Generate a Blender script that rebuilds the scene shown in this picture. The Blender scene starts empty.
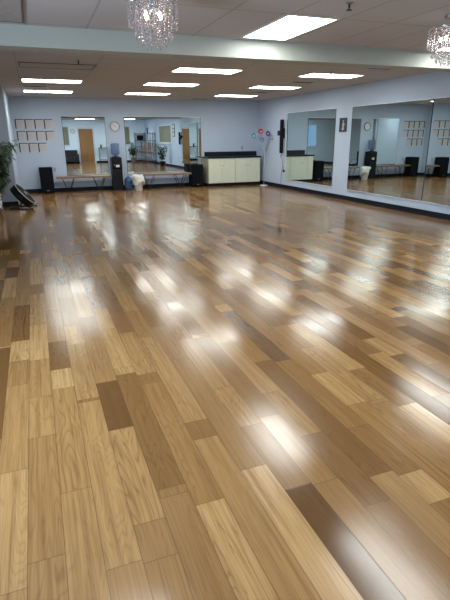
import bpy, bmesh, math, random
from mathutils import Vector, Matrix, Euler
random.seed(7)
SC = bpy.context.scene
COL = SC.collection
PI = math.pi

# ------------------------------------------------------------------ materials
class NT:
    def __init__(s, name):
        s.m = bpy.data.materials.new(name); s.m.use_nodes = True
        s.t = s.m.node_tree; s.t.nodes.clear()
        s.out = s.n('ShaderNodeOutputMaterial')
    def n(s, kind, **kw):
        nd = s.t.nodes.new(kind)
        for k, v in kw.items(): setattr(nd, k, v)
        return nd
    def set(s, sock, v):
        if isinstance(v, bpy.types.NodeSocket): s.t.links.new(v, sock)
        elif v is not None:
            if sock.type == 'RGBA' and len(v) == 3: v = (*v, 1)
            sock.default_value = v
    def math(s, op, a, b=None, c=None, clamp=False):
        nd = s.n('ShaderNodeMath', operation=op, use_clamp=clamp)
        s.set(nd.inputs[0], a)
        if b is not None: s.set(nd.inputs[1], b)
        if c is not None: s.set(nd.inputs[2], c)
        return nd.outputs[0]
    def vmath(s, op, a, b=None, scale=None):
        nd = s.n('ShaderNodeVectorMath', operation=op)
        s.set(nd.inputs[0], a)
        if b is not None: s.set(nd.inputs[1], b)
        if scale is not None: s.set(nd.inputs['Scale'], scale)
        return nd.outputs[0]
    def xyz(s, x, y, z=0.0):
        nd = s.n('ShaderNodeCombineXYZ')
        for i, v in enumerate((x, y, z)): s.set(nd.inputs[i], v)
        return nd.outputs[0]
    def sep(s, v):
        nd = s.n('ShaderNodeSeparateXYZ'); s.set(nd.inputs[0], v); return nd.outputs
    def noise(s, vec, scale=5, detail=3, rough=.5, dist=0):
        nd = s.n('ShaderNodeTexNoise')
        if vec is not None: s.set(nd.inputs['Vector'], vec)
        s.set(nd.inputs['Scale'], scale); s.set(nd.inputs['Detail'], detail)
        s.set(nd.inputs['Roughness'], rough); s.set(nd.inputs['Distortion'], dist)
        return nd.outputs['Fac']
    def ramp(s, fac, stops, interp='LINEAR'):
        nd = s.n('ShaderNodeValToRGB'); nd.color_ramp.interpolation = interp
        e = nd.color_ramp.elements
        while len(e) < len(stops): e.new(.5)
        for el, (p, c) in zip(e, stops): el.position = p; el.color = (*c, 1) if len(c) == 3 else c
        s.set(nd.inputs[0], fac); return nd.outputs[0]
    def mix(s, fac, a, b, blend='MIX'):
        nd = s.n('ShaderNodeMix', data_type='RGBA', blend_type=blend)
        s.set(nd.inputs[0], fac); s.set(nd.inputs[6], a); s.set(nd.inputs[7], b)
        return nd.outputs[2]
    def pos(s): return s.n('ShaderNodeNewGeometry').outputs['Position']
    def obj(s): return s.n('ShaderNodeTexCoord').outputs['Object']
    def bsdf(s, **kw):
        nd = s.n('ShaderNodeBsdfPrincipled')
        for k, v in kw.items(): s.set(nd.inputs[k.replace('_', ' ')], v)
        s.t.links.new(nd.outputs[0], s.out.inputs[0]); return nd
    def bump(s, h, strength=.2, dist=.01, normal=None):
        nd = s.n('ShaderNodeBump'); s.set(nd.inputs['Strength'], strength); s.set(nd.inputs['Distance'], dist)
        s.set(nd.inputs['Height'], h)
        if normal is not None: s.set(nd.inputs['Normal'], normal)
        return nd.outputs[0]

def plain(name, col, rough=.5, metal=0.0, var=.12, scale=14, spec=.5, bump=.0, **kw):
    t = NT(name); v = t.obj()
    f = t.noise(v, scale, 4)
    dark = tuple(c*(1-var) for c in col); light = tuple(min(1, c*(1+var)) for c in col)
    c = t.ramp(f, [(.3, dark), (.7, light)])
    args = dict(Base_Color=c, Roughness=rough, Metallic=metal, Specular_IOR_Level=spec)
    if bump: args['Normal'] = t.bump(t.noise(v, scale*6, 3), bump, .004)
    args.update(kw)
    t.bsdf(**args); return t.m

def emissive(name, col, strength):
    t = NT(name); v = t.obj()
    f = t.noise(v, 60, 2)
    c = t.ramp(f, [(.2, tuple(x*.93 for x in col)), (.8, col)])
    e = t.n('ShaderNodeEmission'); t.set(e.inputs[0], c); t.set(e.inputs[1], strength)
    t.t.links.new(e.outputs[0], t.out.inputs[0]); return t.m

def wood(name, a, b, rough=.4, axis=0, freq=3.0):
    t = NT(name); o = t.sep(t.obj())
    ax = [o[0], o[1], o[2]]
    sc = [22, 22, 22]; sc[axis] = freq
    v = t.xyz(*[t.math('MULTIPLY', ax[i], float(sc[i])) for i in range(3)])
    f = t.noise(v, 1.0, 5, .6, .6)
    t.bsdf(Base_Color=t.ramp(f, [(.3, a), (.7, b)]), Roughness=rough); return t.m

def floor_material():
    W, L = .138, 1.32
    t = NT('oak_plank_floor'); p = t.sep(t.pos())
    X = t.math('DIVIDE', t.math('ADD', p[0], 30.02), W)
    row = t.math('FLOOR', X); fx = t.math('FRACT', X)
    wn = t.n('ShaderNodeTexWhiteNoise', noise_dimensions='1D'); t.set(wn.inputs['W'], row)
    Y = t.math('ADD', t.math('DIVIDE', t.math('ADD', p[1], 20.0), L), t.math('MULTIPLY', wn.outputs['Value'], 7.31))
    col = t.math('FLOOR', Y); fy = t.math('FRACT', Y)
    w2 = t.n('ShaderNodeTexWhiteNoise', noise_dimensions='2D'); t.set(w2.inputs['Vector'], t.xyz(row, col))
    split = t.math('ADD', .28, t.math('MULTIPLY', w2.outputs['Value'], .75))
    side = t.math('GREATER_THAN', fy, split)
    w3 = t.n('ShaderNodeTexWhiteNoise', noise_dimensions='3D'); t.set(w3.inputs['Vector'], t.xyz(row, col, side))
    rid = w3.outputs['Value']; rc = t.sep(w3.outputs['Color'])
    # distance to plank edges in metres
    ex = t.math('MULTIPLY', t.math('MINIMUM', fx, t.math('SUBTRACT', 1.0, fx)), W)
    ey = t.math('MULTIPLY', t.math('MINIMUM', t.math('MINIMUM', fy, t.math('SUBTRACT', 1.0, fy)), t.math('ABSOLUTE', t.math('SUBTRACT', fy, split))), L)
    ed = t.math('MINIMUM', ex, ey)
    gap = t.math('SUBTRACT', 1.0, t.math('DIVIDE', ed, .0022, clamp=True), clamp=True)
    # grain
    off = t.math('MULTIPLY', rid, 57.0)
    gv = t.xyz(t.math('ADD', t.math('MULTIPLY', p[0], 52.0), off), t.math('MULTIPLY', p[1], 1.3), off)
    g1 = t.noise(gv, 1.0, 5, .62, .3)
    fv = t.xyz(t.math('ADD', t.math('MULTIPLY', p[0], 230.0), off), t.math('MULTIPLY', p[1], 3.2), off)
    g2 = t.noise(fv, 1.0, 3, .6)
    cv = t.xyz(t.math('ADD', t.math('MULTIPLY', p[0], 9.0), off), t.math('MULTIPLY', p[1], .85), off)
    c0 = t.noise(cv, 1.0, 2, .45, .5)
    rings = t.math('ABSOLUTE', t.math('SINE', t.math('MULTIPLY', c0, 62.0)))
    rings = t.math('POWER', t.math('SUBTRACT', 1.0, rings), 2.2)
    kn = t.n('ShaderNodeTexVoronoi', feature='F1'); t.set(kn.inputs['Vector'], t.xyz(t.math('MULTIPLY', p[0], 2.6), t.math('MULTIPLY', p[1], 1.35)))
    t.set(kn.inputs['Scale'], 1.0); t.set(kn.inputs['Randomness'], 1.0)
    kd = t.math('SUBTRACT', 1.0, t.math('DIVIDE', kn.outputs['Distance'], .085), clamp=True)
    ksel = t.math('GREATER_THAN', t.sep(kn.outputs['Color'])[0], .55)
    knot = t.math('MULTIPLY', t.math('POWER', kd, 1.6), ksel)
    base = t.ramp(rid, [(0.0, (.105, .049, .015)), (.06, (.160, .080, .026)), (.2, (.215, .112, .038)),
                        (.55, (.275, .150, .054)), (.82, (.335, .192, .073)), (1.0, (.450, .275, .115))])
    c = t.mix(t.math('MULTIPLY', t.math('SUBTRACT', g1, .42, clamp=True), t.math('ADD', .8, t.math('MULTIPLY', rc[0], 2.6)), clamp=True), base, t.mix(1.0, base, (.60, .52, .44), 'MULTIPLY'))
    c = t.mix(t.math('MULTIPLY', rings, t.math('ADD', .08, t.math('MULTIPLY', t.math('POWER', rc[1], 1.2), .62))), c, t.mix(1.0, c, (.52, .45, .38), 'MULTIPLY'))
    c = t.mix(t.math('MULTIPLY', t.math('SUBTRACT', g2, .48, clamp=True), 1.6, clamp=True), c, t.mix(.75, c, (.10, .05, .018)))
    c = t.mix(t.math('MULTIPLY', knot, .85), c, (.05, .024, .010))
    c = t.mix(t.math('MULTIPLY', gap, .8), c, (.045, .024, .011))
    # each board lies at a slightly different tilt, plus a light cupping
    geo = t.n('ShaderNodeNewGeometry')
    tilt = t.vmath('MULTIPLY', t.vmath('SUBTRACT', w3.outputs['Color'], (.5, .5, .5)), (.018, .003, 0.0))
    cup = t.math('MULTIPLY', t.math('SUBTRACT', fx, .5), .006)
    wn_ = t.n('ShaderNodeTexNoise'); t.set(wn_.inputs['Vector'], t.xyz(t.math('MULTIPLY', p[0], 4.5), t.math('MULTIPLY', p[1], 2.2), t.math('MULTIPLY', rid, .8)))
    t.set(wn_.inputs['Scale'], 1.0); t.set(wn_.inputs['Detail'], 1.0)
    wavy = t.vmath('MULTIPLY', t.vmath('SUBTRACT', wn_.outputs['Color'], (.5, .5, .5)), (.034, .020, 0.0))
    nrm = t.vmath('NORMALIZE', t.vmath('ADD', t.vmath('ADD', t.vmath('ADD', geo.outputs['Normal'], tilt), wavy), t.xyz(cup, 0.0, 0.0)))
    wav = t.noise(t.xyz(t.math('MULTIPLY', p[0], 3.1), t.math('MULTIPLY', p[1], 1.7)), 1.0, 1)
    hgt = t.math('ADD', t.math('MULTIPLY', wav, 1.2), t.math('ADD', t.math('MULTIPLY', gap, -.45), t.math('MULTIPLY', g2, .10)))
    nrm = t.bump(hgt, .12, .002, nrm)
    rough = t.math('ADD', .115, t.math('ADD', t.math('MULTIPLY', rc[2], .075), t.math('MULTIPLY', g2, .035)))
    t.bsdf(Base_Color=c, Roughness=rough, Normal=nrm, Specular_IOR_Level=.46, IOR=1.5)
    return t.m

def ceiling_material():
    t = NT('ceiling_tile'); p = t.sep(t.pos())
    def line(v, off, per, w):
        f = t.math('FRACT', t.math('DIVIDE', t.math('ADD', v, off), per))
        d = t.math('MULTIPLY', t.math('MINIMUM', f, t.math('SUBTRACT', 1.0, f)), per)
        return t.math('LESS_THAN', d, w)
    # east-west tees and north-south tees of the suspended ceiling
    near = t.math('LESS_THAN', p[1], 6.2)
    lx1 = line(p[0], 12.2 - .10, .61, .011); ly1 = line(p[1], 12.2 - 4.78 + 1.22, 1.22, .011)
    lx2 = line(p[0], 24.4 + .08, 1.22, .009); ly2 = line(p[1], 12.2 - 11.14 + .61, .61, .009)
    g = t.mix(near, t.math('MAXIMUM', lx2, ly2), t.math('MAXIMUM', lx1, ly1))
    f = t.noise(t.pos(), 90, 4, .7); f2 = t.noise(t.pos(), 1.2, 2)
    c = t.mix(f2, (.47, .47, .485), (.52, .52, .535))
    c = t.mix(t.math('MULTIPLY', t.math('SUBTRACT', f, .55, clamp=True), 2.0), c, (.31, .30, .30))
    c = t.mix(t.math('MULTIPLY', g, .42), c, (.19, .18, .18))
    t.bsdf(Base_Color=c, Roughness=.9, Specular_IOR_Level=.2, Normal=t.bump(f, .15, .003)); return t.m

def wall_material(name, col):
    t = NT(name); f = t.noise(t.pos(), 1.3, 3); f2 = t.noise(t.pos(), 160, 2)
    c = t.mix(f, tuple(x*.96 for x in col), tuple(min(1, x*1.04) for x in col))
    t.bsdf(Base_Color=c, Roughness=.62, Specular_IOR_Level=.35, Normal=t.bump(f2, .06, .002)); return t.m

def mirror_material(name='mirror_glass', ca=(.80, .875, .885), cb=(.83, .90, .91)):
    t = NT(name); f = t.noise(t.pos(), .9, 1)
    c = t.mix(f, ca, cb)
    t.bsdf(Base_Color=c, Metallic=1.0, Roughness=.0); return t.m

def paper_material():
    t = NT('certificate_paper'); o = t.sep(t.obj())
    ln = t.math('FRACT', t.math('MULTIPLY', o[2], 42.0))
    inx = t.math('LESS_THAN', t.math('ABSOLUTE', o[0]), .075)
    inz = t.math('LESS_THAN', t.math('ABSOLUTE', o[2]), .095)
    wd = t.noise(t.xyz(t.math('MULTIPLY', o[0], 60.0), 0.0, t.math('FLOOR', t.math('MULTIPLY', o[2], 42.0))), 1.0, 1)
    k = t.math('MULTIPLY', t.math('MULTIPLY', t.math('LESS_THAN', ln, .4), t.math('GREATER_THAN', wd, .46)), t.math('MULTIPLY', inx, inz))
    c = t.mix(t.math('MULTIPLY', k, .45), (.56, .535, .55), (.27, .22, .23))
    t.bsdf(Base_Color=c, Roughness=.55); return t.m

def crystal_material():
    t = NT('crystal'); f = t.noise(t.obj(), 30, 2)
    c = t.ramp(f, [(.2, (.86, .84, .86)), (.8, (1, .98, 1))])
    g = t.n('ShaderNodeBsdfGlossy'); t.set(g.inputs[0], c); t.set(g.inputs['Roughness'], .08)
    tr = t.n('ShaderNodeBsdfTransparent'); t.set(tr.inputs[0], (.86, .85, .87))
    d = t.n('ShaderNodeBsdfTranslucent'); t.set(d.inputs[0], c)
    m1 = t.n('ShaderNodeMixShader'); t.set(m1.inputs[0], .3); t.t.links.new(g.outputs[0], m1.inputs[1]); t.t.links.new(d.outputs[0], m1.inputs[2])
    m2 = t.n('ShaderNodeMixShader'); t.set(m2.inputs[0], .42); t.t.links.new(m1.outputs[0], m2.inputs[1]); t.t.links.new(tr.outputs[0], m2.inputs[2])
    t.t.links.new(m2.outputs[0], t.out.inputs[0]); return t.m

def clear_tint(name, col, alpha=.5, rough=.12):
    t = NT(name); f = t.noise(t.obj(), 9, 2)
    c = t.ramp(f, [(.2, tuple(x*.85 for x in col)), (.8, col)])
    b = t.n('ShaderNodeBsdfPrincipled'); t.set(b.inputs['Base Color'], c); t.set(b.inputs['Roughness'], rough)
    tr = t.n('ShaderNodeBsdfTransparent'); t.set(tr.inputs[0], tuple(min(1, x*1.5+.25) for x in col))
    m = t.n('ShaderNodeMixShader'); t.set(m.inputs[0], alpha)
    t.t.links.new(tr.outputs[0], m.inputs[1]); t.t.links.new(b.outputs[0], m.inputs[2])
    t.t.links.new(m.outputs[0], t.out.inputs[0]); return t.m

def leaf_material():
    t = NT('leaf_green'); f = t.noise(t.obj(), 7, 3)
    t.bsdf(Base_Color=t.ramp(f, [(.3, (.008, .024, .008)), (.7, (.035, .085, .025))]), Roughness=.45); return t.m

M = dict(
    floor=floor_material(), ceil=ceiling_material(),
    wall=wall_material('wall_paint', (.465, .55, .67)), wall_dark=wall_material('wall_grey_blue', (.29, .33, .40)),
    beam=wall_material('beam_paint', (.38, .40, .36)),
    base=plain('baseboard_rubber', (.008, .012, .022), .6, spec=.15),
    wall_front=wall_material('wall_front_brightened', (.70, .82, .90)), mirror=mirror_material(), mirror_aged=mirror_material('mirror_glass_green', (.66, .745, .735), (.69, .775, .765)),  # front wall colour made paler to carry the front area's stronger light
    chan=plain('mirror_channel', (.74, .80, .83), .35, .2), lamp=emissive('diffuser_lit', (.97, 1.0, .97), 17.0),
    lamp_off=plain('diffuser_unlit', (.38, .37, .37), .5, spec=.3), fixture=plain('fixture_white', (.55, .53, .50), .45),
    vent=plain('vent_metal', (.10, .09, .085), .5), paper=paper_material(), frame=plain('frame_black', (.022, .020, .026), .4),
    black=plain('black_plastic', (.007, .008, .011), .5, spec=.2), blackcloth=plain('speaker_cloth', (.006, .007, .010), .9, scale=80, spec=.1),
    cover=plain('speaker_cover', (.005, .006, .009), .8, spec=.12), dark_metal=plain('dark_metal', (.03, .03, .034), .4, .8),
    chrome=plain('chrome', (.62, .62, .64), .18, 1.0, .05), steel=plain('grey_steel', (.30, .30, .31), .35, .9),
    bench=wood('bench_wood', (.15, .09, .05), (.29, .195, .12), .35, 0, 2.0),
    cream=plain('cream_laminate', (.66, .68, .55), .38, var=.03), cream_side=plain('cream_side', (.42, .38, .28), .5, var=.06),
    counter=plain('dark_laminate', (.005, .010, .013), .4, spec=.25), white=plain('white_plastic', (.72, .74, .76), .4, var=.04),
    offwhite=plain('outlet_ivory', (.55, .55, .50), .4, var=.04), greyplate=plain('grey_plate', (.30, .34, .38), .5),
    water=clear_tint('blue_water_bottle', (.24, .31, .42), .42), jug=clear_tint('blue_water_jug', (.07, .14, .30), .7),
    bag=plain('white_bag', (.80, .79, .76), .55, var=.08, bump=.3), bin=plain('white_bin', (.72, .72, .70), .45),
    label=plain('paper_sign', (.70, .66, .62), .6, var=.2, scale=60),
    red=plain('red_shade', (.45, .02, .05), .4), purple=plain('purple_shade', (.10, .07, .30), .4), teal=plain('teal_shade', (.07, .26, .27), .4),
    palegreen=plain('pale_shade', (.36, .45, .48), .4), blue=plain('pale_blue_shade', (.25, .34, .55), .4),
    leaf=leaf_material(), bark=plain('bark', (.10, .065, .04), .8, var=.3), soil=plain('soil', (.03, .02, .014), .9),
    pot=plain('pot_clay', (.40, .38, .34), .6), darkpot=plain('pot_dark', (.03, .03, .03), .5),
    door=wood('door_oak', (.24, .115, .04), (.36, .18, .065), .35, 2, 1.4), white_trim=plain('white_trim', (.60, .66, .74), .45, var=.04),
    leather=plain('black_leather', (.010, .010, .014), .32), tan=plain('tan_vinyl', (.20, .12, .085), .5),
    blind=plain('olive_blind', (.20, .21, .14), .6), crystal=crystal_material(),
    bulb=emissive('bulb_warm', (1.0, .84, .72), 16.0), tanseat=plain('beige_seat', (.42, .36, .28), .5),
    grille=plain('fan_grille', (.03, .03, .033), .5), fanrim=plain('fan_rim', (.50, .50, .50), .3, .8), image=plain('picture_print', (.03, .03, .04), .5, var=.5, scale=8),
    pole_paint=plain('pole_paint', (.42, .47, .55), .45),
    figure=plain('picture_pale', (.40, .40, .42), .5, var=.3, scale=30), sky=emissive('daylight', (.42, .66, 1.0), .75),
)

# ------------------------------------------------------------------ mesh helpers
def new(): return bmesh.new()
def box(bm, x0, x1, y0, y1, z0, z1, bev=0.0, mat=None):
    r = bmesh.ops.create_cube(bm, size=1)
    vs = r['verts']
    bmesh.ops.scale(bm, vec=(x1-x0, y1-y0, z1-z0), verts=vs)
    bmesh.ops.translate(bm, vec=((x0+x1)/2, (y0+y1)/2, (z0+z1)/2), verts=vs)
    if bev:
        es = list({e for v in vs for e in v.link_edges})
        rb = bmesh.ops.bevel(bm, geom=es, offset=bev, segments=2, profile=.6, affect='EDGES')
        vs = list({v for f in rb['faces'] for v in f.verts} | {v for v in vs if v.is_valid})
    if mat is not None: bmesh.ops.transform(bm, matrix=mat, verts=[v for v in vs if v.is_valid])
    return vs
def tube(bm, pts, r, seg=8, cap=True, closed=False):
    pts = [Vector(p) for p in pts]; n = len(pts); rings = []
    rr = r if isinstance(r, (list, tuple)) else [r]*n
    up = None
    for i, p in enumerate(pts):
        if closed: d = pts[(i+1) % n]-pts[i-1]
        else: d = pts[min(i+1, n-1)]-pts[max(i-1, 0)]
        d.normalize()
        if up is None: up = d.orthogonal().normalized()
        up = (up - d*up.dot(d));
        if up.length < 1e-6: up = d.orthogonal()
        up.normalize(); b = d.cross(up)
        rings.append([bm.verts.new(p + (up*math.cos(a)+b*math.sin(a))*rr[i]) for a in [2*PI*k/seg for k in range(seg)]])
    m = n if closed else n-1
    for i in range(m):
        A, B = rings[i], rings[(i+1) % n]
        for k in range(seg): bm.faces.new((A[k], A[(k+1) % seg], B[(k+1) % seg], B[k]))
    if cap and not closed:
        bm.faces.new(rings[0][::-1]); bm.faces.new(rings[-1])
def lathe(bm, prof, seg=24, cx=0, cy=0, mat=None):
    rings = []
    vsall = []
    for r, z in prof:
        if r < 1e-5: v = [bm.verts.new((cx, cy, z))]
        else: v = [bm.verts.new((cx+r*math.cos(2*PI*k/seg), cy+r*math.sin(2*PI*k/seg), z)) for k in range(seg)]
        rings.append(v); vsall += v
    for A, B in zip(rings, rings[1:]):
        for k in range(seg):
            a = (A[0],) if len(A) == 1 else (A[k], A[(k+1) % seg])
            b = (B[0],) if len(B) == 1 else (B[(k+1) % seg], B[k])
            if len(a)+len(b) >= 3: bm.faces.new(a+b)
    if mat is not None: bmesh.ops.transform(bm, matrix=mat, verts=vsall)
    return vsall
def circle(cx, cy, z, r, n=32): return [(cx+r*math.cos(2*PI*k/n), cy+r*math.sin(2*PI*k/n), z) for k in range(n)]
def obj(name, bm, m, parent=None, smooth=False, loc=None):
    bmesh.ops.recalc_face_normals(bm, faces=bm.faces)
    me = bpy.data.meshes.new(name); bm.to_mesh(me); bm.free()
    if smooth:
        for p in me.polygons: p.use_smooth = True
    me.materials.append(M[m] if isinstance(m, str) else m)
    o = bpy.data.objects.new(name, me); COL.objects.link(o)
    if parent is not None: o.parent = parent
    if loc is not None: o.location = loc
    return o
def thing(name, label, cat, loc=(0, 0, 0), rz=0, group=None):
    o = bpy.data.objects.new(name, None); COL.objects.link(o); o.empty_display_size = .1
    o.location = loc; o.rotation_euler = (0, 0, rz)
    o['label'] = label; o['category'] = cat
    if group: o['group'] = group
    return o
def tag(o, label, cat, group=None):
    o['label'] = label; o['category'] = cat
    if group: o['group'] = group
    return o
def struct(name, bm, m, parent=None):
    o = obj(name, bm, m, parent)
    if parent is None: o['kind'] = 'structure'
    return o
def sthing(name, loc=(0, 0, 0)):
    o = bpy.data.objects.new(name, None); COL.objects.link(o); o.location = loc; o['kind'] = 'structure'; return o
def dup(root, loc, label, rz=None, group=None):
    r = root.copy(); COL.objects.link(r); r.location = loc; r['label'] = label
    if rz is not None: r.rotation_euler = (0, 0, rz)
    if group: r['group'] = group
    for ch in list(root.children):
        c = ch.copy(); COL.objects.link(c); c.parent = r
        for g in list(ch.children):
            d = g.copy(); COL.objects.link(d); d.parent = c
    return r
def bx(name, m, parent, *a, bev=0.0, smooth=False):
    bm = new(); box(bm, *a, bev=bev); return obj(name, bm, m, parent, smooth)

# ------------------------------------------------------------------ room shell (metres)
D, XR, ZC = 15.884, 7.294, 2.682
XL, XJ, YJ, YF = -2.25, -.475, 12.82, -2.6
T = .12
b = new(); box(b, XL-T, XR+T, YF-T, D+T, -.1, 0); struct('floor', b, 'floor')
b = new(); box(b, XL-T, XR+T, YF-T, D+T, ZC, ZC+.1); struct('ceiling', b, 'ceil')
b = new(); box(b, XJ-T, XR+T, D, D+T, 0, ZC); struct('wall_back', b, 'wall')
def wall_with_holes(name, m, axis, p0, p1, u0, u1, holes):
    # slab between p0,p1 on axis; u spans the other horizontal axis; holes = (u0,u1,z0,z1)
    bm = new()
    us = sorted({u0, u1} | {h[0] for h in holes} | {h[1] for h in holes})
    for a, c in zip(us, us[1:]):
        hs = [h for h in holes if h[0] <= a+1e-6 and h[1] >= c-1e-6]
        spans = [(0, ZC)] if not hs else [(0, hs[0][2]), (hs[0][3], ZC)]
        for z0, z1 in spans:
            if z1-z0 < 1e-4: continue
            if axis == 'x': box(bm, p0, p1, a, c, z0, z1)
            else: box(bm, a, c, p0, p1, z0, z1)
    return struct(name, bm, m)
WR = (1.45, 4.35, 1.25, 2.25)            # right-wall window
wall_with_holes('wall_right', 'wall', 'x', XR, XR+T, YF-T, D+T, [WR])
WL = (.6, 4.6, .95, 2.25)                # unseen left-wall window, added for bluish daylight
wall_with_holes('wall_left', 'wall', 'x', XL-T, XL, YF-T, YJ, [WL])
WF1 = (1.80, 2.33, 1.10, 2.30); WF2 = (5.85, 6.28, 1.10, 2.30); DR = (2.90, 3.84, 0.0, 2.16)
wall_with_holes('wall_front', 'wall_front', 'y', YF-T, YF, XL, XR, [WF1, DR, WF2])
b = new(); box(b, XL-T, XJ-.0, YJ, YJ+T, 0, ZC); struct('wall_left_return', b, 'wall_dark')  # return wall in a darker grey-blue than the other walls
b = new(); box(b, XJ-T, XJ, YJ+T, D, 0, ZC); struct('wall_left_rear', b, 'wall')
# pale corner bead on the return wall's outer edge
b = new(); box(b, XJ-.010, XJ+.012, YJ-.008, YJ+.04, 0, ZC); struct('trim_1', b, 'white_trim')
# dropped beam across the ceiling
b = new(); box(b, XL, XR, 6.10, 6.42, 2.475, ZC); struct('trim_2', b, 'beam')
# baseboards
for nm, a in dict(baseboard_back=(XJ, XR, D-.014, D, 0, .11), baseboard_right=(XR-.014, XR, YF, D-.014, 0, .11),
                  baseboard_left_return=(XL, XJ+.0, YJ-.014, YJ-.0085, 0, .11), baseboard_left_rear=(XJ+.0005, XJ+.014, YJ+.042, D-.014, 0, .11),
                  baseboard_left=(XL, XL+.014, YF, YJ-.014, 0, .11)).items():
    b = new(); box(b, *a); struct(nm, b, 'base')
b = new(); box(b, XL+.014, DR[0]-.07, YF, YF+.014, 0, .11); box(b, DR[1]+.07, XR-.014, YF, YF+.014, 0, .11); struct('baseboard_front', b, 'base')

def window(name, axis, hole, plane, inward, pane_m):
    # casing round the hole, blind or glass set in the wall thickness
    w = sthing(name)
    u0, u1, z0, z1 = hole; c = .05
    def bb(bm, ua, ub, pa, pb, za, zb):
        lo, hi = min(pa, pb), max(pa, pb)
        if axis == 'x': box(bm, lo, hi, ua, ub, za, zb)
        else: box(bm, ua, ub, lo, hi, za, zb)
    bm = new(); p0, p1 = plane-inward*.04, plane+inward*.012
    bb(bm, u0, u0+c, p0, p1, z0, z1); bb(bm, u1-c, u1, p0, p1, z0, z1)
    bb(bm, u0+c, u1-c, p0, p1, z0, z0+c); bb(bm, u0+c, u1-c, p0, p1, z1-c, z1)
    obj('window_frame', bm, 'white_trim', w)
    bm = new(); bb(bm, u0+c, u1-c, plane-inward*.05, plane-inward*.04, z0+c, z1-c)
    obj('pane' if pane_m == 'sky' else 'blind', bm, pane_m, w)
    bm = new(); bb(bm, u0-.03, u1+.03, plane+inward*.002, plane+inward*.07, z0-.04, z0)
    obj('window_sill', bm, 'white_trim', w)
    return w
window('window_1', 'y', WF1, YF, 1, 'blind'); window('window_2', 'y', WF2, YF, 1, 'blind')
window('window_3', 'x', WR, XR, -1, 'blind'); window('added_window', 'x', WL, XL, 1, 'sky')
# oak door behind the camera, seen in the left mirror
d = sthing('door_1')
bx('door_panel', 'door', d, DR[0]+.02, DR[1]-.02, YF-.06, YF-.015, .01, DR[3]-.02)
b = new()
for a in ((DR[0]-.07, DR[0]+.02), (DR[1]-.02, DR[1]+.07)): box(b, a[0], a[1], YF-.02, YF+.02, 0, DR[3]+.07)
box(b, DR[0]+.02, DR[1]-.02, YF-.02, YF+.02, DR[3]-.02, DR[3]+.07); obj('door_frame', b, 'white_trim', d)
b = new(); tube(b, [(DR[1]-.09, YF-.02, 1.03), (DR[1]-.09, YF+.05, 1.03), (DR[1]-.21, YF+.05, 1.03)], .011); obj('door_handle', b, 'chrome', d, True)

# ------------------------------------------------------------------ ceiling fittings
def ceiling_light(cx, cy, lx, ly, label, lit=True):
    t = thing('ceiling_light', label, 'ceiling light', (cx, cy, ZC), 0, 'fluorescent ceiling panels' if lit else None)
    b = new(); w = .022
    for a in ((-lx/2, -lx/2+w, -ly/2, ly/2), (lx/2-w, lx/2, -ly/2, ly/2), (-lx/2+w, lx/2-w, -ly/2, -ly/2+w), (-lx/2+w, lx/2-w, ly/2-w, ly/2)):
        box(b, *a, -.010, 0)
    obj('light_frame', b, 'fixture' if lit else 'vent', t)
    bx('diffuser', 'lamp' if lit else 'lamp_off', t, -lx/2+w, lx/2-w, -ly/2+w, ly/2-w, -.006, -.001)
    return t
LX, LY = 1.20, .60
cols = [(.55, 'left'), (3.10, 'middle'), (5.70, 'right')]
rows = [(8.98, 'nearest row beyond the beam'), (11.45, 'second row beyond the beam'), (13.95, 'rear row by the back wall')]
for y, rn in rows:
    for x, cn in cols:
        if cn == 'left' and y < 9:
            ceiling_light(x, 9.15, LX, LY, 'dark unlit ceiling panel beyond the beam at left, above the certificates side', False)
        else:
            ceiling_light(x, y, LX, LY, 'lit rectangular ceiling panel, %s one in the %s' % (cn, rn))
ceiling_light(2.80, 5.37, .60, 1.20, 'large lit ceiling panel on the near side of the beam, between the two chandeliers')
ceiling_light(-.22, 5.37, .60, 1.20, 'dark unlit ceiling panel at the upper left corner, near side of the beam', False)
ceiling_light(5.72, 5.37, .60, 1.20, 'lit ceiling panel right of the crystal chandelier, just out of frame')
for x, w_ in ((.40, 'left'), (2.80, 'middle'), (5.72, 'right')):
    ceiling_light(x, 2.85, .60, 1.20, 'lit ceiling panel overhead behind the chandeliers, %s of its row' % w_)
for x, w_ in ((.6, 'left'), (3.2, 'middle'), (5.7, 'right')):  # extra panels added out of view to brighten the front end
    ceiling_light(x, -.6, 1.20, .60, 'added lit ceiling panel behind the viewer near the front door, %s one' % w_)

def ceiling_vent(cx, cy, label):
    t = thing('ceiling_vent', label, 'vent', (cx, cy, ZC), 0, 'air vents in the ceiling')
    b = new(); W_, H_ = .56, .26
    for a in ((-W_/2, W_/2, -H_/2, -H_/2+.025), (-W_/2, W_/2, H_/2-.025, H_/2), (-W_/2, -W_/2+.025, -H_/2+.025, H_/2-.025), (W_/2-.025, W_/2, -H_/2+.025, H_/2-.025)):
        box(b, *a, -.012, 0)
    obj('vent_frame', b, 'fixture', t)
    b = new()
    for k in range(6):
        y = -H_/2+.04+k*.036
        box(b, -W_/2+.025, W_/2-.025, y, y+.02, -.009, -.002)
    obj('louvre', b, 'vent', t)
for x, y, l in ((5.94, 7.75, 'dark air vent in the ceiling just beyond the beam at right'), (5.74, 10.16, 'dark air vent behind the right light of the first row'),
                (5.84, 12.67, 'dark air vent behind the right light of the second row'), (5.05, 15.3, 'dark air vent in the ceiling above the counter by the back wall'),
                (.22, 12.6, 'dark air vent between the two left ceiling lights')):
    ceiling_vent(x, y, l)
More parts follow.
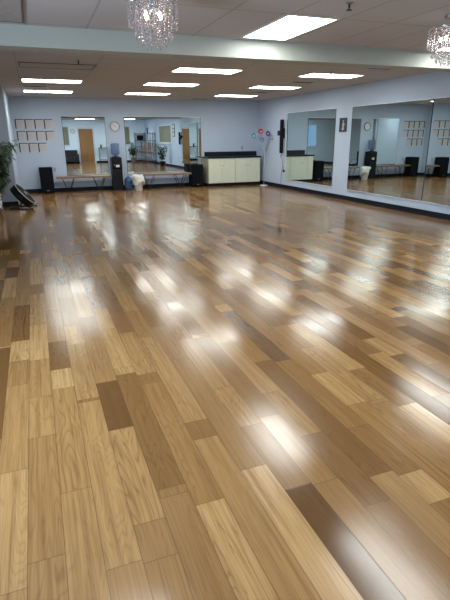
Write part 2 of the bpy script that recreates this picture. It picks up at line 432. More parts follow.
def sprinkler(x, y, label):
    t = thing('sprinkler_head', label, 'sprinkler', (x, y, ZC), 0, 'sprinkler heads in the ceiling')
    b = new(); lathe(b, [(0, -.001), (.035, -.001), (.035, -.008), (.012, -.012), (0, -.012)], 12); obj('escutcheon', b, 'steel', t)
    b = new(); lathe(b, [(0, -.012), (.010, -.012), (.008, -.055), (.028, -.058), (.028, -.063), (0, -.063)], 12); obj('nozzle', b, 'dark_metal', t)
sprinkler(.82, 8.4, 'small sprinkler head in front of the dark unlit panel at left')
sprinkler(5.35, 8.43, 'small sprinkler head beside the right light beyond the beam')
sprinkler(2.83, 4.22, 'small sprinkler head on the near ceiling right of the large lit panel')

# ------------------------------------------------------------------ chandeliers
def bead_strand(n, pitch, r):
    bm = new()
    tube(bm, [(0, 0, 0), (0, 0, -n*pitch)], .0012, 4)
    for k in range(n):
        z = -pitch*(k+.5); rr = r
        if k == n-1: rr = r*1.35; z -= r*.4
        h = rr*(.88 if k < n-1 else 1.6)
        lathe(bm, [(0, z+h), (rr*.75, z+h*.45), (rr, z), (rr*.7, z-h*.5), (0, z-h)], 6)
    return bm
strand_mesh = {}
def chandelier(x, y, label):
    t = thing('chandelier', label, 'chandelier', (x, y, ZC), 0, 'crystal chandeliers')
    b = new(); lathe(b, [(0, -.001), (.066, -.001), (.066, -.028), (.058, -.034), (0, -.034)], 28); obj('canopy', b, 'steel', t, False)
    b = new(); tube(b, [(0, 0, -.03), (0, 0, -.20)], .009); lathe(b, [(0, -.14), (.03, -.15), (.036, -.19), (.02, -.21), (0, -.212)], 16); obj('stem', b, 'chrome', t, True)
    TZ = -.122
    for R in (.195, .148, .100, .050):
        b = new(); tube(b, circle(0, 0, TZ, R, 40), .0045, 6, closed=True)
        obj('ring_frame', b, 'chrome', t, True)
    b = new()
    for k in range(6):
        a = 2*PI*k/6; tube(b, [(0, 0, TZ-.002), (  .195*math.cos(a), .195*math.sin(a), TZ)], .004, 6)
    obj('spoke_frame', b, 'chrome', t, True)
    for R, n, num in ((.195, 7, 24), (.148, 10, 20), (.100, 12, 14), (.050, 13, 7)):
        first = None
        if n not in strand_mesh:
            first = obj('crystal_strand', bead_strand(n, .0255, .0082), 'crystal', t); strand_mesh[n] = first.data
        for k in range(num):
            a = 2*PI*(k+.3)/num
            if k == 0 and first is not None: o = first
            else:
                o = bpy.data.objects.new('crystal_strand', strand_mesh[n]); COL.objects.link(o); o.parent = t
            o.location = (R*math.cos(a), R*math.sin(a), TZ-.005 + (.012 if k % 2 else 0))
    for k in range(4):
        a = 2*PI*k/4+.5
        bb = new(); lathe(bb, [(0, -.196), (.008, -.198), (.014, -.21), (.015, -.222), (.010, -.234), (0, -.238)], 12, .078*math.cos(a), .078*math.sin(a))
        obj('bulb', bb, 'bulb', t, True)
chandelier(1.03, 4.27, 'crystal chandelier of hanging bead strands at the upper left, left of the large lit panel')
chandelier(4.07, 4.27, 'crystal chandelier of hanging bead strands at the upper right edge, in front of the beam')

# ------------------------------------------------------------------ mirrors
def mirror(a0, a1, z0, z1, wall, label, ang=0.0):
    # a0..a1 along the wall; local frame: x along wall, y out of the wall (towards -y), z up
    w = a1-a0
    if wall == 'back': t = thing('wall_mirror', label, 'mirror', (a0, D, 0), 0, 'wall mirrors')
    else: t = thing('wall_mirror', label, 'mirror', (XR-max(0.0, -math.sin(ang))*w, a1, 0), -PI/2-ang, 'wall mirrors')
    bx('mirror_glass', 'mirror' if wall == 'back' else 'mirror_aged', t, 0.010, w-.010, -.012, -.004, z0, z1)
    bx('backing', 'black', t, 0.0, w, -.004, -.0005, z0+.001, z1-.001)
    bx('channel', 'chan', t, 0.002, w-.002, -.018, -.0005, z1, z1+.012)
    bx('lower_channel', 'chan', t, 0.002, w-.002, -.018, -.0005, z0-.012, z0)
    return t
mirror(.90, 2.16, .455, 2.165, 'back', 'tall wall mirror on the back wall behind the left bench, reflecting an oak door')
mirror(2.74, 5.24, .455, 2.165, 'back', 'wide wall mirror on the back wall behind the right bench, above the jug and bin')
mirror(12.44, 13.72, .285, 2.21, 'right', 'wall mirror panel on the right wall nearest the black column speaker, reflecting the cabinets', -.008)
mirror(11.14, 12.435, .285, 2.21, 'right', 'wall mirror panel on the right wall just left of the small black picture', -.008)
mirror(9.13, 10.42, .275, 2.205, 'right', 'wall mirror panel just right of the small picture, reflecting the clock and water cooler', -.016)
mirror(7.82, 9.125, .275, 2.205, 'right', 'middle panel of the long right-hand mirror, reflecting the certificates', -.016)
mirror(6.52, 7.815, .275, 2.205, 'right', 'wall mirror panel cut by the right edge of the picture, slightly angled', .036)

# ------------------------------------------------------------------ back wall things
def clock(x, z, y, face, label):
    t = thing('wall_clock', label, 'clock', (x, y, z), 0 if face < 0 else PI)
    rot = Matrix.Rotation(PI/2, 4, 'X')
    R = .15
    b = new(); lathe(b, [(0, 0.001), (R, 0.001), (R, .03), (R-.006, .036), (R-.022, .036), (R-.026, .018), (0, .018)], 40, mat=rot); obj('clock_rim', b, 'steel', t, True)
    b = new(); lathe(b, [(R-.026, .019), (0, .0192)], 40, mat=rot); obj('clock_face', b, 'white', t)
    b = new()
    for k in range(12):
        a = 2*PI*k/12; m = Matrix.Translation((.105*math.sin(a), -.021, .105*math.cos(a))) @ Matrix.Rotation(a, 4, 'Y')
        box(b, -.004, .004, -.001, .001, -.012, .012, mat=m)
    obj('hour_marks', b, 'black', t)
    for nm, a, l in (('hour_hand', 2.0, .06), ('minute_hand', -.75, .095)):
        b = new(); m = Matrix.Translation((0, -.024, 0)) @ Matrix.Rotation(a, 4, 'Y'); box(b, -.004, .004, -.001, .001, -.012, l, mat=m); obj(nm, b, 'black', t)
clock(2.45, 1.885, D, -1, 'round wall clock on the back wall above the water cooler')
clock(2.56, 2.0, YF, 1, 'round wall clock left of the oak door, seen only in the left mirror')

cert = None
rown = ['top', 'middle', 'bottom']; coln = ['leftmost', 'second from left', 'third from left', 'rightmost']
for r, (z0, cnt, x0) in enumerate(((1.825, 4, -.385), (1.500, 4, -.375), (1.170, 3, -.36))):
    for k in range(cnt):
        cn = coln[k] if not (cnt == 3 and k == 2) else 'rightmost'
        lab = 'framed certificate on the back wall, %s in the %s row' % (cn, rown[r])
        loc = (x0+.262*k+.12, D, z0+.13)
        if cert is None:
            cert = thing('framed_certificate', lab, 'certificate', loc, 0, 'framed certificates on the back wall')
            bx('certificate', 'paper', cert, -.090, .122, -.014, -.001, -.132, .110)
            b = new(); box(b, -.122, -.090, -.022, -.001, -.132, .130); box(b, -.090, .122, -.022, -.001, .110, .130); obj('frame', b, 'frame', cert)  # thin black frame, left and top strips widened to include its shadow
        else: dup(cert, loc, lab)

def speaker_box(x0, x1, y0, y1, h, label, lean=0.0, logo=True):
    t = thing('speaker', label, 'speaker', ((x0+x1)/2, (y0+y1)/2, 0))
    w, dp = (x1-x0)/2, (y1-y0)/2
    bx('cabinet', 'cover', t, -w, w, -dp+.02, dp, .012, h, bev=.012)
    bx('grille', 'blackcloth', t, -w+.018, w-.018, -dp, -dp+.021, .05, h-.03, bev=.006)
    b = new()
    for sx in (-1, 1):
        for sy in (-1, 1): lathe(b, [(0, 0), (.018, 0), (.018, .014), (0, .014)], 10, sx*(w-.05), sy*(dp-.06))
    obj('feet', b, 'black', t)
    if logo: bx('badge', 'steel', t, -.03, .03, -dp-.004, -dp+.001, .075, .095)
    b = new(); tube(b, [(w-.001, -.06, h*.72), (w+.012, -.06, h*.72), (w+.012, .06, h*.72), (w-.001, .06, h*.72)], .006); obj('handle', b, 'black', t)
    return t
speaker_box(.10, .47, 15.42, 15.80, .745, 'tall black floor speaker against the back wall below the certificates')
speaker_box(4.75, 5.14, 15.40, 15.80, .71, 'black floor speaker between the right bench and the counter')

def bench(x0, x1, label):
    t = thing('bench', label, 'bench', ((x0+x1)/2, 15.58, 0), 0, 'low wooden benches along the back wall')
    w = (x1-x0)/2
    b = new(); box(b, -w, w, -.19, .17, .41, .465, bev=.008); obj('seat', b, 'bench', t)
    for s in (-1, 1):
        b = new(); xx = s*(w-.34)
        for y in (-.14, .12):
            tube(b, [(xx-.17, y, .405), (xx-.02, y, .012), (xx+.02, y, .012), (xx+.17, y, .405)], .011, 8)
        tube(b, [(xx, -.14, .012), (xx, .12, .012)], .011, 8)
        tube(b, [(xx-.17, -.14, .404), (xx-.17, .12, .404)], .010); tube(b, [(xx+.17, -.14, .404), (xx+.17, .12, .404)], .010)
        obj('leg', b, 'dark_metal', t, True)
    return t
bench(.55, 2.14, 'low wooden bench with splayed metal legs under the left mirror, left of the cooler')
bench(3.02, 4.72, 'low wooden bench with splayed metal legs under the wide mirror')

# water cooler, bottle, jug, bin
t = thing('water_cooler', 'black freestanding water cooler between the two back mirrors', 'water cooler', (2.365, 15.62, 0))
b = new(); box(b, -.155, .155, -.16, .17, .0, .60, bev=.012); box(b, -.155, .155, -.02, .17, .60, .80); box(b, -.155, .155, -.16, .17, .80, .985, bev=.014)
box(b, -.155, -.12, -.15, -.02, .60, .80); box(b, .12, .155, -.15, -.02, .60, .80); obj('cabinet', b, 'black', t)
for x, m in ((-.06, 'steel'), (.06, 'steel')):
    b = new(); tube(b, [(x, -.02, .77), (x, -.07, .77), (x, -.075, .73)], .013); obj('tap', b, m, t, True)
bx('drip_tray', 'dark_metal', t, -.11, .11, -.155, -.03, .601, .615)
bx('sign', 'label', t, -.035, .075, -.168, -.160, .70, .765)
b = new(); lathe(b, [(0, .986), (.12, .986), (.125, 1.0), (.10, 1.012), (0, 1.012)], 24, 0, .01); obj('collar', b, 'black', t, True)
t = thing('water_bottle', 'translucent blue water bottle standing upside down on the black cooler', 'water bottle', (2.365, 15.63, 1.0125))
b = new(); lathe(b, [(0, 0), (.045, .0), (.05, .02), (.10, .05), (.13, .085), (.131, .14), (.124, .15), (.131, .16), (.131, .24), (.124, .25), (.131, .26), (.131, .34), (.12, .375), (.10, .385), (0, .385)], 28); obj('bottle_body', b, 'water', t, True)
t = thing('water_jug', 'full blue water jug standing on the floor between the cooler and the white bin', 'water jug', (2.70, 15.60, 0))
b = new(); lathe(b, [(0, .005), (.105, .002), (.125, .02), (.126, .10), (.119, .11), (.126, .12), (.126, .20), (.119, .21), (.126, .22), (.126, .28), (.11, .33), (.06, .37), (.034, .39), (.034, .425), (0, .425)], 28); obj('jug_body', b, 'jug', t, True)
b = new(); lathe(b, [(0, .426), (.036, .426), (.037, .40), (.04, .398), (.04, .435), (.03, .442), (0, .442)], 20); obj('cap', b, 'blue', t, True)
t = thing('waste_bin', 'white waste bin lined with a crumpled white bag, beside the blue jug', 'bin', (2.94, 15.18, 0))
b = new(); lathe(b, [(0, .004), (.105, .002), (.11, .01), (.132, .36), (.138, .36), (.138, .372), (.126, .372), (.10, .02), (0, .02)], 28); obj('bin_body', b, 'bin', t, True)
b = new(); vs = []
prof = [(.132, .15), (.146, .15), (.156, .21), (.162, .30), (.170, .385), (.172, .43), (.150, .46), (.11, .44), (.07, .46), (0, .45)]
rng = random.Random(3)
ph = [rng.random()*6 for _ in range(6)]
rings = []
for i, (r, z) in enumerate(prof):
    if r == 0: rings.append([b.verts.new((0, 0, z))]); continue
    ring = []
    for k in range(36):
        a = 2*PI*k/36
        q = 1+.045*math.sin(5*a+ph[0]+i)+.05*math.sin(9*a+ph[1]-i*1.3)+.05*math.sin(13*a+ph[2]+2*i)
        zz = z+.02*math.sin(3*a+ph[3]+i*.7)+.012*math.sin(8*a+ph[4]) - (.10*math.sin(a-.4)*(1 if i < 2 else .4 if i < 3 else 0))
        ring.append(b.verts.new((r*q*math.cos(a)+(.03*math.sin(i*.8)), r*q*math.sin(a), zz)))
    rings.append(ring)
for A, B in zip(rings, rings[1:]):
    for k in range(36):
        if len(B) == 1: b.faces.new((A[k], A[(k+1) % 36], B[0]))
        else: b.faces.new((A[k], A[(k+1) % 36], B[(k+1) % 36], B[k]))
obj('liner_bag', b, 'bag', t, True)

# counter: two cabinets and a worktop
def cabinet(x0, x1, label, locks):
    t = thing('base_cabinet', label, 'cabinet', ((x0+x1)/2, 15.58, 0), 0, 'cream base cabinets under the counter')
    w = (x1-x0)/2-.001; fy = -.27
    bx('carcass', 'cream_side', t, -w, w, fy+.02, .285, .10, .893)
    bx('toe_kick', 'black', t, -w, w, fy+.07, .285, 0, .10)
    for s in (-1, 1):
        a0, a1 = (-w+.004, -.0025) if s < 0 else (.0025, w-.004)
        dr = obj('door', (lambda bm: (box(bm, a0, a1, fy, fy+.019, .105, .888, bev=.003), bm)[1])(new()), 'cream', t)
        b = new(); hx = s*.055
        tube(b, [(hx-.026, fy, .66), (hx-.024, fy-.022, .665), (hx, fy-.028, .668), (hx+.024, fy-.022, .665), (hx+.026, fy, .66)], .006); obj('handle', b, 'steel', dr, True)
        if s in locks:
            b = new(); lathe(b, [(0, 0), (.012, 0), (.012, .008), (0, .008)], 12, mat=Matrix.Translation((s*.09, fy, .79)) @ Matrix.Rotation(PI/2, 4, 'X')); obj('lock', b, 'steel', dr)
    return t
cabinet(5.285, 6.225, 'cream two-door base cabinet at the left end of the counter', (-1, 1))
cabinet(6.23, 7.14, 'cream two-door base cabinet at the right end of the counter, beside the flower lamp', (1,))
t = thing('worktop', 'black countertop with raised backsplash on the cream cabinets', 'worktop', (6.21, 15.58, .895))
bx('countertop', 'counter', t, -.955, .945, -.295, .295, 0, .045, bev=.005)
bx('backsplash', 'counter', t, -.87, 1.03, .262, .295, .045, .19, bev=.003)

def outlet(loc, wall, label, m='offwhite'):
    rz = 0 if wall == 'back' else -PI/2
    t = thing('power_outlet', label, 'outlet', loc, rz)
    bx('cover_plate', m, t, -.036, .036, -.007, -.0005, -.058, .058, bev=.002)
    for z in (-.024, .024): bx('socket', 'greyplate', t, -.016, .016, -.010, -.007, z-.014, z+.014, bev=.002)
outlet((.545, D, .66), 'back', 'small pale outlet plate on the back wall right of the tall floor speaker', 'greyplate')
outlet((6.71, D, 1.20), 'back', 'small outlet plate on the back wall above the worktop', 'greyplate')
outlet((XR, 10.95, .52), 'right', 'ivory outlet plate on the right wall below the small picture')
outlet((XR, 14.02, .50), 'right', 'outlet plate on the right wall at the end of the speaker cable')

# flower-like floor lamp in the corner
t = thing('floor_lamp', 'slim white floor lamp with bent arms and small coloured shades in the corner', 'lamp', (7.08, 14.88, 0))
b = new(); lathe(b, [(0, 0), (.125, 0), (.125, .012), (.11, .022), (.02, .03), (0, .03)], 28); obj('base', b, 'white', t, True)
b = new(); tube(b, [(0, 0, .02), (0, 0, 1.10)], .009, 10); obj('pole', b, 'pole_paint', t, True)
arms = [((-.36, .05, 1.56), 'teal'), ((-.17, -.03, 1.69), 'red'), ((.08, -.02, 1.62), 'purple'), ((.14, -.16, 1.50), 'palegreen'), ((-.06, .12, 1.44), 'blue')]
for (x, y, z), m in arms:
    P0 = Vector((0, 0, 1.08)); P3 = Vector((x, y, z)); P1 = P0+Vector((x*.15, y*.15, .22)); P2 = P3-Vector((x*.25, y*.25, .14))
    pts = [(1-s)**3*P0+3*(1-s)**2*s*P1+3*(1-s)*s*s*P2+s**3*P3 for s in [k/14 for k in range(15)]]
    b = new(); tube(b, pts, .007, 8); arm = obj('arm', b, 'pole_paint', t, True)
    dr = Vector((x*.8, -.75, .28)).normalized(); q = dr.to_track_quat('Z', 'Y').to_matrix().to_4x4()
    b = new(); lathe(b, [(0, -.01), (.018, -.008), (.03, .01), (.065, .03), (.085, .075), (.081, .076), (.060, .036), (.02, .02), (0, .018)], 20, mat=Matrix.Translation(P3) @ q); obj('lamp_shade', b, m, t, True)
    b = new(); lathe(b, [(0, .02), (.016, .03), (.024, .055), (.015, .075), (0, .08)], 12, mat=Matrix.Translation(P3) @ q); obj('lamp_bulb', b, 'white', t, True)

# column speaker on right wall
def column_speaker(y, z0, z1, label, cable=True):
    t = thing('column_speaker', label, 'speaker', (XR, y, z0))
    h = z1-z0
    bx('speaker_body', 'black', t, -.135, -.05, -.042, .042, 0, h, bev=.008)
    bx('grille', 'blackcloth', t, -.142, -.134, -.036, .036, .02, h-.02, bev=.003)
    bx('bracket', 'black', t, -.0505, -.0005, -.035, .035, h*.45, h*.75)
    b = new(); box(b, -.13, -.0005, .043, .22, h*.53, h*.68, bev=.005); obj('mount_box', b, 'black', t)
    if cable:
        b = new(); tube(b, [(-.09, 0, 0), (-.09, 0, -.06), (-.10, .01, -.10)], .014); obj('plug', b, 'black', t, True)
        b = new(); tube(b, [(-.10, .01, -.10), (-.04, .03, -.2), (-.015, .03, -.32), (-.02, -.03, -.42), (-.03, -.07, -.52)], .006); tube(b, [(-.02, .02, -.40), (-.015, .10, -.62), (-.02, .12, -.92)], .005)
        obj('cable', b, 'black', t, True)
        b = new(); box(b, -.05, -.011, -.10, -.05, -.57, -.50, bev=.006); obj('wall_plug', b, 'black', t)
column_speaker(13.92, 1.06, 2.04, 'tall black column speaker on the right wall left of the smaller mirror')
column_speaker(6.38, 1.20, 1.82, 'short black column speaker on the right wall, seen only in the wide mirror', False)

# small black picture with pale figure
t = thing('wall_picture', 'small black framed picture of a pale figure on the right wall between mirrors', 'picture', (XR, 10.79, 1.81), -PI/2)
b = new()
for a in ((-.15, -.118, -.165, .165), (.118, .15, -.165, .165), (-.118, .118, -.165, -.133), (-.118, .118, .133, .165)): box(b, a[0], a[1], -.022, -.001, a[2], a[3])
obj('frame', b, 'frame', t)
bx('print', 'image', t, -.118, .118, -.010, -.002, -.133, .133)
b = new(); rot = Matrix.Rotation(PI/2, 4, 'X')
def flat(pts):
    b.faces.new([b.verts.new((x, -.0115, z)) for x, z in pts])
flat([(.0+.022*math.cos(a), .085+.026*math.sin(a)) for a in [2*PI*k/14 for k in range(14)]])
flat([(-.018, .06), (.02, .058), (.045, .0), (.03, -.06), (.05, -.12), (-.05, -.12), (-.03, -.05), (-.045, .01)])
flat([(.02, .055), (.07, .0), (.06, -.012), (.012, .035)])
obj('printed_figure', b, 'figure', t)

# ------------------------------------------------------------------ left side: fan, plant, chair
def drum_fan(x, y, label):
    t = thing('drum_fan', label, 'fan', (x, y, 0))
    nrm = Vector((.72, -.10, .62)).normalized()
    q = nrm.to_track_quat('Z', 'Y').to_matrix().to_4x4()
    m = Matrix.Translation((0, 0, .285)) @ q
    R = .30
    b = new(); lathe(b, [(R-.03, -.085), (R-.005, -.09), (R, -.075), (R-.006, 0), (R, .06), (R-.004, .072), (R-.012, .072), (R-.014, 0), (R-.03, -.08)], 48, mat=m); obj('drum_shell', b, 'black', t, True)
    b = new(); tube(b, [m @ Vector(p) for p in circle(0, 0, .074, R-.004, 48)], .0075, 8, closed=True); obj('front_rim', b, 'fanrim', t, True)
    for z, nm in ((.078, 'front_grille'), (-.088, 'rear_grille')):
        b = new()
        for k in range(1, 11): tube(b, [m @ Vector(p) for p in circle(0, 0, z+.012*(1-(k/10)**2), R*.97*k/10.2, 40)], .0024, 5, closed=True)
        for k in range(12):
            a = 2*PI*k/12; tube(b, [m @ Vector((0, 0, z+.012)), m @ Vector((R*.6*math.cos(a), R*.6*math.sin(a), z+.009)), m @ Vector((R*.96*math.cos(a), R*.96*math.sin(a), z))], .0028, 5)
        obj(nm, b, 'grille', t)
    b = new(); lathe(b, [(0, .086), (.045, .088), (.05, .094), (0, .098)], 20, mat=m); obj('hub_badge', b, 'steel', t)
    b = new(); lathe(b, [(0, -.07), (.07, -.068), (.075, .02), (.05, .045), (0, .05)], 24, mat=m); obj('motor', b, 'dark_metal', t, True)
    for k in range(3):
        b = new(); a0 = 2*PI*k/3
        rs = [.06, .13, .20, .27]; top = []
        for i, r in enumerate(rs):
            wd = .5+.18*i; row = []
            for j in range(5):
                a = a0+(j/4-.5)*wd; row.append(b.verts.new(m @ Vector((r*math.cos(a), r*math.sin(a), (j/4-.5)*.06))))
            top.append(row)
        for A, B in zip(top, top[1:]):
            for j in range(4): b.faces.new((A[j], A[j+1], B[j+1], B[j]))
        obj('blade', b, 'dark_metal', t, True)
    side = nrm.cross(Vector((0, 0, 1))).normalized(); fw = Vector((nrm.x, nrm.y, 0)).normalized()
    c = Vector((0, 0, .285))
    b = new()
    p1, p2 = c+side*.325, c-side*.325
    f1 = side*.30+fw*.22; f2 = -side*.30+fw*.22; r1 = side*.30-fw*.26; r2 = -side*.30-fw*.26
    z = Vector((0, 0, .014))
    tube(b, [p1, r1*.0+side*.325+z*6, r1+z, r2+z, -side*.325+z*6, p2], .012, 8)
    tube(b, [r1+z, side*.31+z, f1+z], .012, 8); tube(b, [r2+z, -side*.31+z, f2+z], .012, 8)
    obj('stand', b, 'black', t, True)
    for p in (p1, p2):
        b = new(); d = (p-c).normalized(); tube(b, [p-d*.03, p+d*.03], .026, 12); obj('pivot_knob', b, 'black', t)
    for p in (f1, f2):
        b = new(); lathe(b, [(0, 0), (.022, 0), (.022, .03), (0, .03)], 12, p.x, p.y); obj('foot', b, 'black', t)
    b = new(); h = [m @ Vector((-.305*math.cos(a)*1.0, .305*math.sin(a), -.02)) for a in (-.18, .18)]
    out = m @ Vector((-.345, -.05, -.02)), m @ Vector((-.345, .05, -.02))
    tube(b, [h[0], out[0], out[1], h[1]], .010); obj('handle', b, 'black', t, True)
    return t
drum_fan(-.345, 12.35, 'black drum floor fan tilted upward on its stand beside the left wall')

def leaf(bm, p, d, L, W, droop):
    d = d.normalized(); s = d.cross(Vector((0, 0, 1)));
    if s.length < 1e-3: s = Vector((1, 0, 0))
    s.normalize(); n = s.cross(d)
    c = p; pts = []
    for f, w in ((0, .08), (.3, .8), (.6, .9), (1, .0)):
        q = p+d*L*f-Vector((0, 0, droop*L*f*f))
        pts.append((q+s*W*w/2+n*W*.12*w, q, q-s*W*w/2+n*W*.12*w))
    prev = None
    for a, m_, c_ in pts:
        cur = [bm.verts.new(a), bm.verts.new(m_), bm.verts.new(c_)]
        if prev:
            bm.faces.new((prev[0], prev[1], cur[1], cur[0])); bm.faces.new((prev[1], prev[2], cur[2], cur[1]))
        prev = cur
def plant(x, y, label, h, spread, n, leafL, potm, potR, potH, seed, extra=()):
    rg = random.Random(seed)
    t = thing('potted_plant', label, 'plant', (x, y, 0))
    b = new(); lathe(b, [(0, .002), (potR*.72, 0), (potR, potH*.92), (potR*1.06, potH*.92), (potR*1.06, potH), (potR*.94, potH), (potR*.9, potH*.86), (0, potH*.86)], 28); obj('pot', b, potm, t, True)
    b = new(); lathe(b, [(potR*.88, potH*.87), (0, potH*.89)], 20); obj('soil', b, 'soil', t)
    b = new(); f = new()
    tips = []
    for k in range(9):
        a = 2*PI*k/9+rg.uniform(-.3, .3); rr = spread*rg.uniform(.35, .9); z = h*rg.uniform(.55, .97)
        tips.append(Vector((rr*math.cos(a), rr*math.sin(a), z)))
    tips += [Vector(e) for e in extra]
    base = Vector((0, 0, potH*.85))
    for T_ in tips:
        mid = Vector((T_.x*.25, T_.y*.25, potH+(T_.z-potH)*.6))
        pts = [(1-s)**2*base+2*(1-s)*s*mid+s*s*T_ for s in [i/8 for i in range(9)]]
        tube(b, pts, [.014*(1-.75*i/8) for i in range(9)], 6)
        for i in range(n):
            s = .30+.70*rg.random(); p = (1-s)**2*base+2*(1-s)*s*mid+s*s*T_
            a = rg.uniform(0, 2*PI); d = Vector((math.cos(a), math.sin(a), rg.uniform(-.45, .5)))
            tw = p+d*rg.uniform(.02, .12)
            leaf(f, tw, d, leafL*rg.uniform(.7, 1.25), leafL*.60, rg.uniform(.2, .9))
    obj('stems', b, 'bark', t, True); obj('foliage', f, 'leaf', t)
    return t
plant(-.95, 12.05, 'bushy dark green artificial tree at the left edge in front of the grey return wall', 1.55, .40, 110, .12, 'darkpot', .17, .26, 5,
      ((.50, .1, 1.50), (.46, 0, 1.44), (.40, -.1, 1.20), (.30, -.1, .95), (.26, -.15, .72), (.2, -.2, 1.3), (.1, -.25, 1.0)))
plant(6.30, -2.05, 'leafy plant in a pale pot below the front window, seen in the wide mirror', 1.38, .30, 26, .13, 'pot', .17, .30, 8)
plant(6.82, 3.95, 'bushy green plant under the right wall window, seen in the wide mirror', 1.30, .32, 28, .13, 'darkpot', .18, .28, 11)

def side_chair(x, y, rz, label):
    t = thing('chair', label, 'chair', (x, y, 0), rz)
    bx('seat', 'tanseat', t, -.22, .22, -.22, .22, .42, .465, bev=.012)
    b = new(); box(b, -.21, .21, .20, .235, .58, .86, bev=.012, mat=None); obj('backrest', b, 'tanseat', t)
    for sx in (-1, 1):
        b = new(); tube(b, [(sx*.20, -.18, .42), (sx*.215, -.23, 0)], .011); obj('leg', b, 'chrome', t, True)
        b = new(); tube(b, [(sx*.20, .20, .84), (sx*.20, .21, .42), (sx*.215, .27, 0)], .011); obj('leg', b, 'chrome', t, True)
    b = new(); tube(b, [(-.207, -.205, .22), (-.207, .24, .22)], .008); tube(b, [(.207, -.205, .22), (.207, .24, .22)], .008); obj('stretcher', b, 'chrome', t, True)
side_chair(-.95, 11.0, PI/2, 'metal-legged chair with a beige seat at the left edge, in front of the plant')

# ------------------------------------------------------------------ things behind the camera (seen in mirrors)
t = thing('armchair', 'black padded armchair left of the oak door, seen in the left mirror', 'armchair', (2.30, YF+.50, 0))
bx('seat', 'leather', t, -.34, .34, -.28, .36, .16, .44, bev=.04); bx('backrest', 'leather', t, -.42, .42, -.44, -.26, .14, .84, bev=.05)
for s in (-1, 1): bx('armrest', 'leather', t, min(s*.34, s*.44), max(s*.34, s*.44), -.30, .36, .12, .60, bev=.03)
for sx in (-1, 1):
    for sy in (-.35, .28): bx('leg', 'black', t, sx*.36-.025, sx*.36+.025, sy-.025, sy+.025, 0, .15)
t = thing('console_table', 'narrow dark console table right of the oak door, seen in the mirrors', 'table', (4.62, YF+.30, 0))
bx('tabletop', 'black', t, -.55, .55, -.2, .2, .92, .955, bev=.005); bx('shelf', 'black', t, -.5, .5, -.17, .17, .18, .20)
for sx in (-1, 1):
    for sy in (-1, 1):
        b = new(); tube(b, [(sx*.51, sy*.17, .92), (sx*.51, sy*.17, 0)], .014); obj('leg', b, 'dark_metal', t)
def small_plant(x, label, seed):
    rg = random.Random(seed)
    t = thing('vase_plant', label, 'plant', (x, YF+.30, .9555))
    b = new(); lathe(b, [(0, 0), (.05, 0), (.065, .07), (.05, .13), (.045, .13), (0, .12)], 20); obj('vase', b, 'darkpot', t, True)
    f = new()
    for k in range(26):
        a = rg.uniform(0, 6.28); leaf(f, Vector((0, 0, .12)), Vector((math.cos(a), math.sin(a), rg.uniform(.4, 2.2))), rg.uniform(.12, .24), .05, .5)
    obj('foliage', f, 'leaf', t)
small_plant(4.25, 'small dark vase plant at the left end of the console table', 2)
small_plant(4.95, 'small dark vase plant at the right end of the console table', 4)

def etagere(x, y, rz, label):
    t = thing('shelf_unit', label, 'shelf', (x, y, 0), rz, 'black open metal shelf units')
    for sx in (-1, 1):
        for sy in (-1, 1):
            b = new(); tube(b, [(sx*.34, sy*.16, 0), (sx*.34, sy*.16, 1.90)], .013, 6); obj('post', b, 'black', t)
    for z in (.18, .58, .98, 1.38, 1.80): bx('shelf', 'black', t, -.335, .335, -.155, .155, z, z+.02)
    return t
e1 = etagere(6.88, YF+.24, 0, 'black open metal shelf unit in the front corner, seen left in the wide mirror')
t = thing('monitor', 'small black box set on the corner shelf unit, seen in the wide mirror', 'monitor', (6.90, YF+.24, 1.4005))
bx('stand', 'black', t, -.1, .1, -.08, .08, 0, .02); bx('screen', 'black', t, -.22, .22, -.03, .02, .02, .32, bev=.006)
e2 = dup(e1, (XR-.20, .25, 0), 'black open metal shelf unit on the right wall behind the bar stools', rz=PI/2)
def stool(x, y, rz):
    t = thing('bar_stool', 'brown-backed bar stool on thin metal legs', 'bar stool', (x, y, 0), rz, 'bar stools along the right wall')
    bx('seat', 'tan', t, -.21, .21, -.20, .20, .70, .76, bev=.02)
    bx('backrest', 'tan', t, -.20, .20, .19, .225, .80, 1.28, bev=.015)
    for sx in (-1, 1):
        b = new(); tube(b, [(sx*.17, -.16, .70), (sx*.21, -.22, 0)], .012); obj('leg', b, 'steel', t, True)
        b = new(); tube(b, [(sx*.18, .21, 1.2), (sx*.17, .19, .70), (sx*.21, .25, 0)], .012); obj('leg', b, 'steel', t, True)
    b = new(); tube(b, [(-.195, -.205, .25), (.195, -.205, .25), (.195, .22, .25), (-.195, .22, .25)], .009, 6, closed=True); obj('footrest', b, 'steel', t, True)
    return t
st = stool(6.55, -1.35, -PI/2)
sl = ['nearest the corner shelf', 'second from the corner shelf', 'third from the corner shelf', 'fourth from the corner shelf', 'fifth, next to the plant']
st['label'] = 'brown-backed bar stool on thin metal legs, ' + sl[0]
for k in range(1, 5): dup(st, (6.55, -1.35+.80*k, 0), 'brown-backed bar stool on thin metal legs, ' + sl[k])
t = thing('wall_poster', 'tall black framed panel with three pale pictures right of the olive window', 'picture', (XR, 4.92, 1.92), -PI/2)
bx('frame', 'frame', t, -.22, .22, -.02, -.001, -.32, .32)
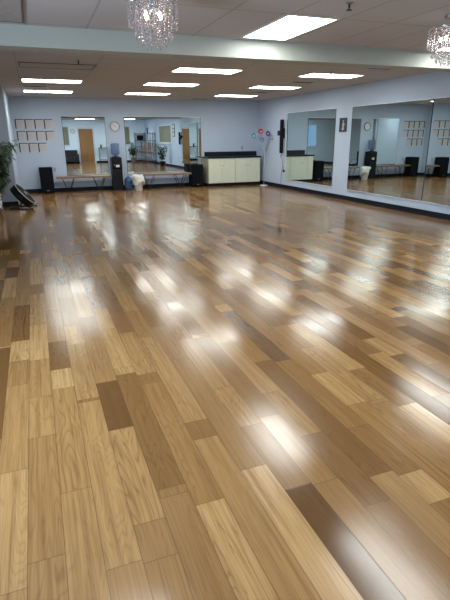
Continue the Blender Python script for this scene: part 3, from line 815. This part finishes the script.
for z in (-.2, 0, .2): bx('print', 'white', t, -.13, .13, -.023, -.02, z-.075, z+.075)
t = thing('wall_picture', 'small dark framed picture near the front corner, seen in the wide mirror', 'picture', (XR, -1.75, 1.98), -PI/2)
bx('frame', 'frame', t, -.17, .17, -.02, -.001, -.2, .2); bx('print', 'image', t, -.13, .13, -.022, -.02, -.16, .16)

# ------------------------------------------------------------------ light, world, camera
w = bpy.data.worlds.new('world'); SC.world = w; w.use_nodes = True
w.node_tree.nodes['Background'].inputs[0].default_value = (.5, .65, .9, 1); w.node_tree.nodes['Background'].inputs[1].default_value = .4
# area light added at the unseen left window to brighten the front area
ld = bpy.data.lights.new('added_daylight', 'AREA'); ld.shape = 'RECTANGLE'; ld.size = 3.8; ld.size_y = 1.15; ld.energy = 340; ld.color = (.62, .80, 1.0)
lo = bpy.data.objects.new('added_daylight', ld); COL.objects.link(lo); lo.location = (XL+.03, 2.6, 1.6); lo.rotation_euler = (0, -PI/2, 0)

f, p, y, r = 479.0857, .3272319, .3632032, -.0085760
fw = Vector((math.sin(y)*math.cos(p), math.cos(y)*math.cos(p), -math.sin(p)))
rt = Vector((math.cos(y), -math.sin(y), 0)); up = rt.cross(fw)
rt2 = rt*math.cos(r)+up*math.sin(r); up2 = -rt*math.sin(r)+up*math.cos(r)
cam = bpy.data.cameras.new('camera'); co = bpy.data.objects.new('camera', cam); COL.objects.link(co)
mw = Matrix((rt2, up2, -fw)).transposed().to_4x4(); mw.translation = Vector((0, 0, 1.54)); co.matrix_world = mw
cam.sensor_fit = 'VERTICAL'; cam.sensor_height = 36; cam.lens = f/600*36; cam.clip_start = .05
SC.camera = co
SC.view_settings.view_transform = 'Standard'; SC.view_settings.look = 'None'
SC.view_settings.exposure = 0.0; SC.view_settings.gamma = 1.0
SC.cycles.use_denoising = True
SC.cycles.max_bounces = 10; SC.cycles.diffuse_bounces = 5; SC.cycles.glossy_bounces = 6; SC.cycles.transparent_max_bounces = 24
SC.cycles.sample_clamp_indirect = 8.0
